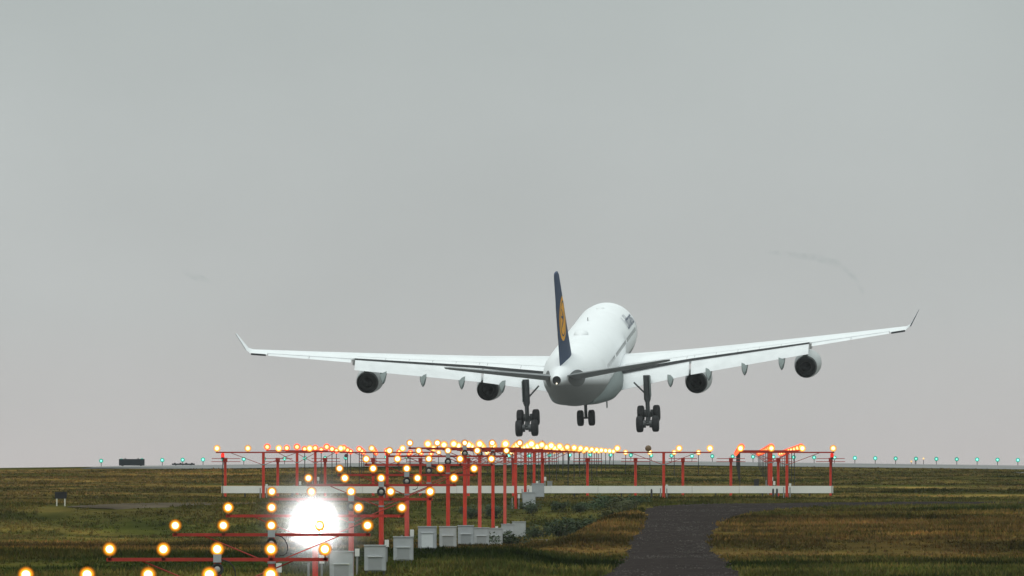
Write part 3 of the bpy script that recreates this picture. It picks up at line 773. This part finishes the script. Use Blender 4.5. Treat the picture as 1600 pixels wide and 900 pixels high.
def tck(x): return np.interp(x, [0, 2.8, 9.4, 29], [.14, .135, .11, .095])
CUT = .77
for s in (-1, 1):
    def wsec(x, u1): 
        c_ = te_st(x) - le_st(x); return sec((s * x, Y(le_st(x)), le_z(x)), c_, inc(x), tck(x), u1)
    b = MB(); b.loft([wsec(x, CUT) for x in (1.5, 2.8, 5, 7.2, 9.4, 13, 16.5, 20.3)]); b.loft([wsec(x, .80) for x in (20.3, 24, 27.6)]); b.loft([wsec(x, 1.0) for x in (27.6, 28.4, 29.0)])
    wing = part(b, 'wing', M['wingw'], None, True, 30)
    # dark strip painting in the shade of the gap over the flaps
    b = MB(); rings = []
    for x in (3.0, 5, 7.2, 9.4, 13, 16.5, 20.2):
        q = wsec(x, CUT); up_, dn_ = q[0], q[-1]; aft = Vector((0, -.015, 0)); ext = Vector((0, -.06, -.02))
        rings.append([up_ + aft, up_ + aft + Vector((0, -.03, 0)), up_.lerp(dn_, .4) + ext + Vector((0, -.03, 0)), up_.lerp(dn_, .4) + ext])
    b.loft(rings); part(b, 'gap_shade_dark', M['dark_fill'], wing, False)
    # ailerons and flaps
    def tail_sec(x, u0, cf, defl, gap, back):
        c_ = te_st(x) - le_st(x); i = R(inc(x))
        le = Vector((s * x, Y(le_st(x) + u0 * c_ * math.cos(i) + back), le_z(x) - u0 * c_ * math.sin(i) - gap))
        return sec(le, cf, defl, .13)
    for xa, xb in ((20.45, 24.0), (24.06, 27.5)):
        b = MB(); b.loft([tail_sec(x, .805, .195 * (te_st(x) - le_st(x)), inc(x) + 8, .0, 0) for x in (xa, xb)]); part(b, 'aileron', M['flapw'], wing)
    for xa, xb in ((3.0, 9.15), (9.35, 20.15)):
        b = MB(); rings = []
        for x in np.linspace(xa, xb, 5):
            cf = np.interp(x, [3, 9.4, 20.2], [2.25, 1.95, 1.45]); rings.append(tail_sec(x, CUT, cf, 31, np.interp(x, [3, 20], [.06, .04]), .06))
        b.loft(rings); part(b, 'flap', M['flapw'], wing)
    b = MB(); b.box(min(s * 20.2, s * 20.38), max(s * 20.2, s * 20.38), Y(35.6) - .3, Y(35.6) + 1.2, le_z(20.3) - .55, le_z(20.3) - .06); part(b, 'flap_end_plate', M['metal'], wing, False)
    # spoiler joints on the upper skin
    def top(x, u, off=.006):
        c_ = te_st(x) - le_st(x); i = R(inc(x)); return Vector((s * x, Y(le_st(x)) - u * c_ * math.cos(i), le_z(x) - u * c_ * math.sin(i) + th(u, tck(x)) * c_ + off))
    b = MB(); xs_ = np.linspace(3.2, 20.0, 12)
    for u0, u1 in ((.615, .625), (.30, .304)):
        b.add([top(x, u) for x in xs_ for u in (u0, u1)], [(2 * i, 2 * i + 1, 2 * i + 3, 2 * i + 2) for i in range(11)])
    for x in (6.0, 8.9, 9.6, 11.6, 13.6, 15.6, 17.6):
        b.add([top(x + dx, u) for u in (.62, .67, .72, .765) for dx in (-.02, .02)], [(2 * i, 2 * i + 1, 2 * i + 3, 2 * i + 2) for i in range(3)])
    part(b, 'spoiler_seams', M['metal'], wing, False)
    # winglet
    r0 = wsec(29.0, 1.0); tip = Vector((s * 29.0, Y(le_st(29.0)), le_z(29.0)))
    b = MB(); b.loft([sec(tip, 2.72, .2, .095), sec(tip + Vector((s * .35, -.75, .28)), 1.9, 0, .07), sec(tip + Vector((s * 1.2, -2.0, 1.75)), .75, 0, .06)]); wl = part(b, 'winglet', M['wingw'], wing, True, 50)
    b = MB(); v = []; f = []
    for le, c_ in ((tip + Vector((s * .35, -.75, .28)), 1.9), (tip + Vector((s * 1.2, -2.0, 1.75)), .75)):
        for u in (.02, .2, .4, .6, .8, .99): v.append(le + Vector((s * (.03 + th(u, .07) * c_), -u * c_, -(.02 + th(u, .07) * c_) * .6)))
    f = [(i, i + 1, i + 7, i + 6) for i in range(5)]
    b.add(v, f); part(b, 'outer_skin', M['blue'], wl)
    b = MB(); q0, q1 = wsec(27.7, 1.0), wsec(28.95, 1.0)
    dn = Vector((0, -.02, -.14)); b.loft([[q[0] + Vector((0, .25, .015)), q[0] + Vector((0, -.02, .015)), q[0] + dn, q[0] + dn + Vector((0, .25, 0))] for q in (q0, q1)]); part(b, 'tip_dark_strip', M['dark_fill'], wing, False)  # plain dark strip along the tip trailing edge
    # flap track fairings
    for x in (7.5, 11.0, 14.3, 17.7):
        c_ = te_st(x) - le_st(x); zr = le_z(x) - .75 * c_ * math.sin(R(inc(x))); yr = Y(le_st(x) + .8 * c_)
        b = MB(); rings = []
        for t, hw, hh, dz in ((-2.2, .04, .05, -.35), (-1.5, .2, .28, -.42), (-.5, .29, .42, -.62), (.6, .30, .46, -1.02), (1.5, .27, .42, -1.38), (2.0, .12, .2, -1.56), (2.15, .03, .05, -1.64)):
            # pointed keel below, flat above
            rings.append([Vector((s * x + hw * px_, yr - t, zr + dz + hh * pz_)) for px_, pz_ in ((-1, .9), (-.95, .2), (-.7, -.45), (-.3, -.9), (0, -1.1), (.3, -.9), (.7, -.45), (.95, .2), (1, .9), (0, 1))])
        b.loft(rings); part(b, 'flap_track_fairing', M['metal'] if False else M['grey'], wing, True, 50)
    # engines
    for x, zc, st1 in ((9.35, -2.85, 26.6), (19.55, -1.22, 32.2)):
        e_ = empty('engine'); e_.parent = air; e_.location = (s * x, Y(st1), zc + BZ)
        PR = [(0, .90), (.5, .97), (1.2, 1.07), (2.2, 1.15), (3.4, 1.21), (4.4, 1.16), (5.0, 1.04), (5.25, .95)]
        rr = [[(q * math.cos(t), y, q * math.sin(t)) for t in (2 * math.pi * j / 36 for j in range(36))] for y, q in PR]
        inn = [[(q * math.cos(t), y, q * math.sin(t)) for t in (2 * math.pi * j / 36 for j in range(36))] for y, q in ((5.15, .88), (4.7, .86), (4.2, .88))]
        b = MB(); b.loft(rr + inn, False, True); o = b.build('nacelle', M['nac'], e_, True, 50)
        b = MB(); b.loft([[(q * math.cos(t), y, q * math.sin(t)) for t in (2 * math.pi * j / 30 for j in range(30))] for y, q in ((.55, .985), (-.02, .915), (-.03, .87), (.6, .86), (1.1, .80))], False, True); b.build('nozzle', M['dark_fill'], e_, True, 40)
        b = MB(); b.loft([[(q * math.cos(t), y, q * math.sin(t)) for t in (2 * math.pi * j / 24 for j in range(24))] for y, q in ((1.05, .78), (.5, .80), (.45, .50), (.6, .46), (.3, .25), (-.1, .05))], True, True); b.build('core', M['nozzle'], e_, True, 40)
        zw = le_z(x) - zc
        b = MB(); rings = []
        for y, z0, z1, hw in ((4.4, .9, 1.25, .10), (2.6, .95, zw - .1, .20), (.6, .75, zw + .02, .22), (-1.6, zw - .75, zw - .05, .20), (-3.2, zw - .62, zw - .2, .05)):
            rings.append([Vector((hw, y, z0)), Vector((hw, y, z1)), Vector((-hw, y, z1)), Vector((-hw, y, z0))])
        b.loft(rings); b.build('pylon', M['grey'], e_, True, 30)
    # main gear
    gx = s * 5.38; bz = -5.27; gy = Y(32.4)
    gr = empty('main_gear'); gr.parent = air; gr.location = (gx, gy, BZ)
    b = MB(); b.tube([(0, .1, -1.4), (0, 0, -3.6)], .31, 14); b.tube([(0, 0, -3.5), (0, 0, bz)], .19, 12); b.tube([(0, 0, -3.75), (0, 0, -3.5)], .25, 14); b.build('strut', M['strut'], gr, True)
    b = MB(); b.tube([(0, .05, -3.2), (-s * 1.15, .1, -2.0)], .075, 8); b.build('side_brace', M['strut'], gr, True)
    b = MB(); b.tube([(.0, -.28, -3.7), (0, -.55, -4.4), (0, -.25, bz + .2)], .06, 6); b.build('torque_link', M['strut'], gr, True)
    b = MB(); b.box(s * .30 - .03, s * .30 + .03, -.55, .55, -3.35, -1.5); b.build('gear_door', M['grey'], gr)
    tl = R(22); c0, s0 = math.cos(tl), math.sin(tl)
    fw, aw = Vector((0, .99 * c0, bz + .99 * s0)), Vector((0, -.99 * c0, bz - .99 * s0))
    b = MB(); b.tube([fw, aw], .22, 10)
    for q in (fw, aw): b.tube([q + Vector((-.75, 0, 0)), q + Vector((.75, 0, 0))], .095, 10)
    b.tube([q + Vector((-.16, 0, .1)) for q in (fw, aw)], .05, 6); b.tube([q + Vector((.16, 0, .1)) for q in (fw, aw)], .05, 6)
    for q in (fw, aw):
        for sx in (-1, 1): b.tube([q + Vector((sx * .16, 0, 0)), q + Vector((sx * .42, 0, 0))], .34, 14)
    b.build('bogie', M['strut'], gr, True)
    def wheel(c_, rad, wd, par):
        b = MB(); prof = [(-.5, .55), (-.5, .78), (-.42, .93), (-.25, 1.0), (.25, 1.0), (.42, .93), (.5, .78), (.5, .55)]
        b.loft([[Vector((p_ * wd, rad * q * math.cos(t), rad * q * math.sin(t))) for t in (2 * math.pi * j / 28 for j in range(28))] for p_, q in prof])
        o = b.build('wheel', M['tyre'], par, True, 30); o.location = c_
        b = MB(); b.loft([[Vector((p_ * wd, rad * q * math.cos(t), rad * q * math.sin(t))) for t in (2 * math.pi * j / 20 for j in range(20))] for p_, q in ((-.52, .50), (-.52, .2), (.52, .2), (.52, .50))]); b.build('hub', M['strut'], o, True, 30)
    for q in (fw, aw):
        for sx in (-.70, .70): wheel(q + Vector((sx, 0, 0)), .73, .60, gr)
# tailplanes
for s in (-1, 1):
    b = MB(); rings = []
    for x in (.5, 1.5, 4, 7, 9.3, 9.75):
        st = 54.6 + x * .66; c_ = np.interp(x, [.5, 9.3, 9.75], [5.9, 2.35, 1.7])
        ii = -8.3; zc = 1.22 + (x - .5) * .122
        le = Vector((s * x, Y(st), zc + (57.5 - st) * math.sin(R(-ii)) * -1 * .9))
        rings.append(sec(le, c_, ii, .10))
    b.loft(rings); part(b, 'tailplane', M['stab'], None, True, 40)
# fin
b = MB()
FINS = [(2.0, 49.2, 9.6, .105), (2.75, 50.2, 8.7, .105), (5, 52.3, 7.35, .10), (8, 55.1, 5.5, .095), (10.3, 57.3, 4.05, .09), (10.62, 58.0, 3.2, .07)]
b.loft([sec((0, Y(st), z), c_, 0, t_ , 1.0, 'z') for z, st, c_, t_ in FINS]); fin = part(b, 'fin', M['blue'], None, True, 40)
fz = np.array([q[0] for q in FINS]); 
def fin_pt(y_st, z, s, off):
    st = np.interp(z, fz, [q[1] for q in FINS]); c_ = np.interp(z, fz, [q[2] for q in FINS]); t_ = np.interp(z, fz, [q[3] for q in FINS])
    u = min(max((y_st - st) / c_, 0.001), .999)
    return Vector((s * (th(u, t_) * c_ + off), Y(y_st), z))
def fin_shape(name, m, polar, s, off, holes=None):
    b = MB(); n = len(polar[0]); v = []; f = []
    for ringp in polar:
        for (dy, dz) in ringp: v.append(fin_pt(57.15 + dy, 6.4 + dz, s, off))
    for i in range(len(polar) - 1):
        for j in range(n): f.append((i * n + j, i * n + (j + 1) % n, (i + 1) * n + (j + 1) % n, (i + 1) * n + j))
    b.add(v, f); return part(b, name, m, fin)
def circ(r, n=40): return [(r * math.cos(2 * math.pi * j / n), r * math.sin(2 * math.pi * j / n)) for j in range(n)]
for s in (-1, 1):
    d_ = fin_shape('emblem_disc', M['gold'], [circ(r) for r in (.01, .4, .8, 1.2, 1.6, 1.95)], s, .012)
    fin_shape('emblem_ring', M['blue'], [circ(1.42), circ(1.56)], s, .022)
    # a bird in flight, wings raised: body, neck and two wing strokes
    def stroke(pts, wds):
        b = MB(); v = []; f = []
        for i, (p_, q_) in enumerate(pts):
            a = Vector((pts[min(i + 1, len(pts) - 1)][0] - pts[max(i - 1, 0)][0], pts[min(i + 1, len(pts) - 1)][1] - pts[max(i - 1, 0)][1])).normalized()
            for e in (-1, 1): v.append(fin_pt(57.15 + p_ - a.y * wds[i] * e, 6.4 + q_ + a.x * wds[i] * e, s, .024))
        for i in range(len(pts) - 1): f.append((2 * i, 2 * i + 1, 2 * i + 3, 2 * i + 2))
        b.add(v, f); part(b, 'emblem_bird', M['blue'], fin)
    stroke([(-1.05, .55), (-.7, .45), (-.3, .1), (.1, -.25), (.6, -.6), (.95, -.8)], [.02, .05, .10, .17, .09, .03])
    stroke([(.0, -.1), (.25, .35), (.55, .75), (.85, .9)], [.14, .13, .10, .03])
    stroke([(-.15, -.15), (.35, .1), (.8, .25), (1.15, .2)], [.12, .12, .09, .03])
# centre gear and nose gear
def twin(x, st, zt_, zw, rad, wd, half, name):
    g_ = empty(name); g_.parent = air; g_.location = (x, Y(st), BZ)
    b = MB(); b.tube([(0, .2, zt_), (0, 0, zw)], .14, 12); b.tube([(-half, 0, zw), (half, 0, zw)], .08, 10); b.build('strut', M['strut'], g_, True)
    b = MB(); b.tube([(0, .15, zw + .8), (0, 1.3, zt_ + .2)], .06, 8); b.build('drag_brace', M['strut'], g_, True)
    for sx in (-half, half): wheel(Vector((sx, 0, zw)), rad, wd, g_)
twin(0, 34.2, -2.6, -4.82, .71, .56, .50, 'centre_gear')
twin(0, 6.7, -2.2, -4.7, .53, .38, .36, 'nose_gear')

# ------------------------------------------------------------------ the flash: its light, and an added mist ball that makes its glare
n = 3; D = Dn(n); zf = lampz(n) - .20 - .19
fl = bpy.data.objects.new('flash_light', bpy.data.lights.new('flash_light', 'SPOT')); C.objects.link(fl)
fl.location = (CX, D - .16, zf); fl.rotation_euler = (R(90), 0, R(180)); fl.rotation_euler = Vector((0, 1, 0)).to_track_quat('Z', 'Y').to_euler()
fl.data.spot_size = R(125); fl.data.spot_blend = .8; fl.data.energy = 1700; fl.data.shadow_soft_size = .05
b = MB(); rings = []
RM = 1.8
for k in range(1, 16):
    a = math.pi * k / 16; rings.append([(RM * math.sin(a) * math.cos(t), RM * math.sin(a) * math.sin(t), RM * math.cos(a)) for t in (2 * math.pi * j / 24 for j in range(24))])
b.loft(rings); me = b.mesh('glare_mist', True)
mm = bpy.data.materials.new('glare_mist'); mm.use_nodes = True; nn = mm.node_tree; nn.nodes.clear()
t = nn.nodes.new('ShaderNodeTexCoord'); l = nn.nodes.new('ShaderNodeVectorMath'); l.operation = 'LENGTH'; nn.links.new(t.outputs['Object'], l.inputs[0])
mr = nn.nodes.new('ShaderNodeMapRange'); mr.inputs['From Min'].default_value = .1; mr.inputs['From Max'].default_value = RM * .97; mr.inputs['To Min'].default_value = .75; mr.inputs['To Max'].default_value = 0
nn.links.new(l.outputs['Value'], mr.inputs[0])
vs = nn.nodes.new('ShaderNodeVolumeScatter'); vs.inputs['Color'].default_value = (1, .97, .95, 1); vs.inputs['Anisotropy'].default_value = .3
pw = nn.nodes.new('ShaderNodeMath'); pw.operation = 'MULTIPLY'; nn.links.new(mr.outputs[0], pw.inputs[0]); nn.links.new(mr.outputs[0], pw.inputs[1]); nn.links.new(pw.outputs[0], vs.inputs['Density']); o = nn.nodes.new('ShaderNodeOutputMaterial'); nn.links.new(vs.outputs[0], o.inputs['Volume'])
tag(obj('glare_mist', me, mm, None, (CX, D - .1, zf)), 'added ball of mist glowing white as glare around the firing flasher', 'mist', kind='stuff')

# ------------------------------------------------------------------ haze: the damp air over the whole field
b = MB(); b.box(-2600, 2600, -420, 5200, -40, 26)
hm = bpy.data.materials.new('haze'); hm.use_nodes = True; nn = hm.node_tree; nn.nodes.clear()
pv = nn.nodes.new('ShaderNodeVolumePrincipled'); pv.inputs['Color'].default_value = (.93, .95, .95, 1); pv.inputs['Density'].default_value = 3.5e-5; pv.inputs['Anisotropy'].default_value = .2
o = nn.nodes.new('ShaderNodeOutputMaterial'); nn.links.new(pv.outputs[0], o.inputs['Volume'])
tag(obj('haze', b.mesh('haze'), hm), 'thin grey haze over the whole airfield', 'haze', kind='stuff')

# ------------------------------------------------------------------ faint wisps of vapour left in the sky
wm = bpy.data.materials.new('vapour'); wm.use_nodes = True; nn = wm.node_tree; nn.nodes.clear()
t = nn.nodes.new('ShaderNodeTexCoord'); nz_ = nn.nodes.new('ShaderNodeTexNoise'); nz_.inputs['Scale'].default_value = 1.1; nz_.inputs['Detail'].default_value = 2; nn.links.new(t.outputs['Object'], nz_.inputs['Vector'])
mr = nn.nodes.new('ShaderNodeMapRange'); mr.inputs['From Min'].default_value = .36; mr.inputs['From Max'].default_value = .70; mr.inputs['To Min'].default_value = 0; mr.inputs['To Max'].default_value = .22
nn.links.new(nz_.outputs[0], mr.inputs[0])
va = nn.nodes.new('ShaderNodeVolumeAbsorption'); va.inputs['Color'].default_value = (.25, .42, .42, 1); nn.links.new(mr.outputs[0], va.inputs['Density'])
o = nn.nodes.new('ShaderNodeOutputMaterial'); nn.links.new(va.outputs[0], o.inputs['Volume'])
for pts, lab in (([(1200, 394), (1225, 397), (1255, 400), (1280, 404), (1305, 411), (1325, 422), (1338, 437), (1350, 458)], 'faint curved grey wisp of vapour in the sky above the right wing'),
                 ([(286, 424), (300, 430), (314, 436), (328, 441)], 'faint short grey wisp of vapour in the sky above the left wing tip')):
    P = [at(x, y, 1500) for x, y in pts]; c0_ = P[len(P) // 2]
    b = MB(); b.tube([p_ - c0_ + Vector((0, i * .3, 0)) for i, p_ in enumerate(P)], [.16 + .34 * math.sin(math.pi * (i + .4) / len(P)) for i in range(len(P))], 10)
    tag(obj('vapour_wisp', b.mesh('vapour_wisp', True, 80), wm, None, c0_), lab, 'vapour', 'vapour wisps', 'stuff')

print('TRIS', sum(len(o.data.polygons) for o in S.objects if o.type == 'MESH'), 'OBJ', len(S.objects))
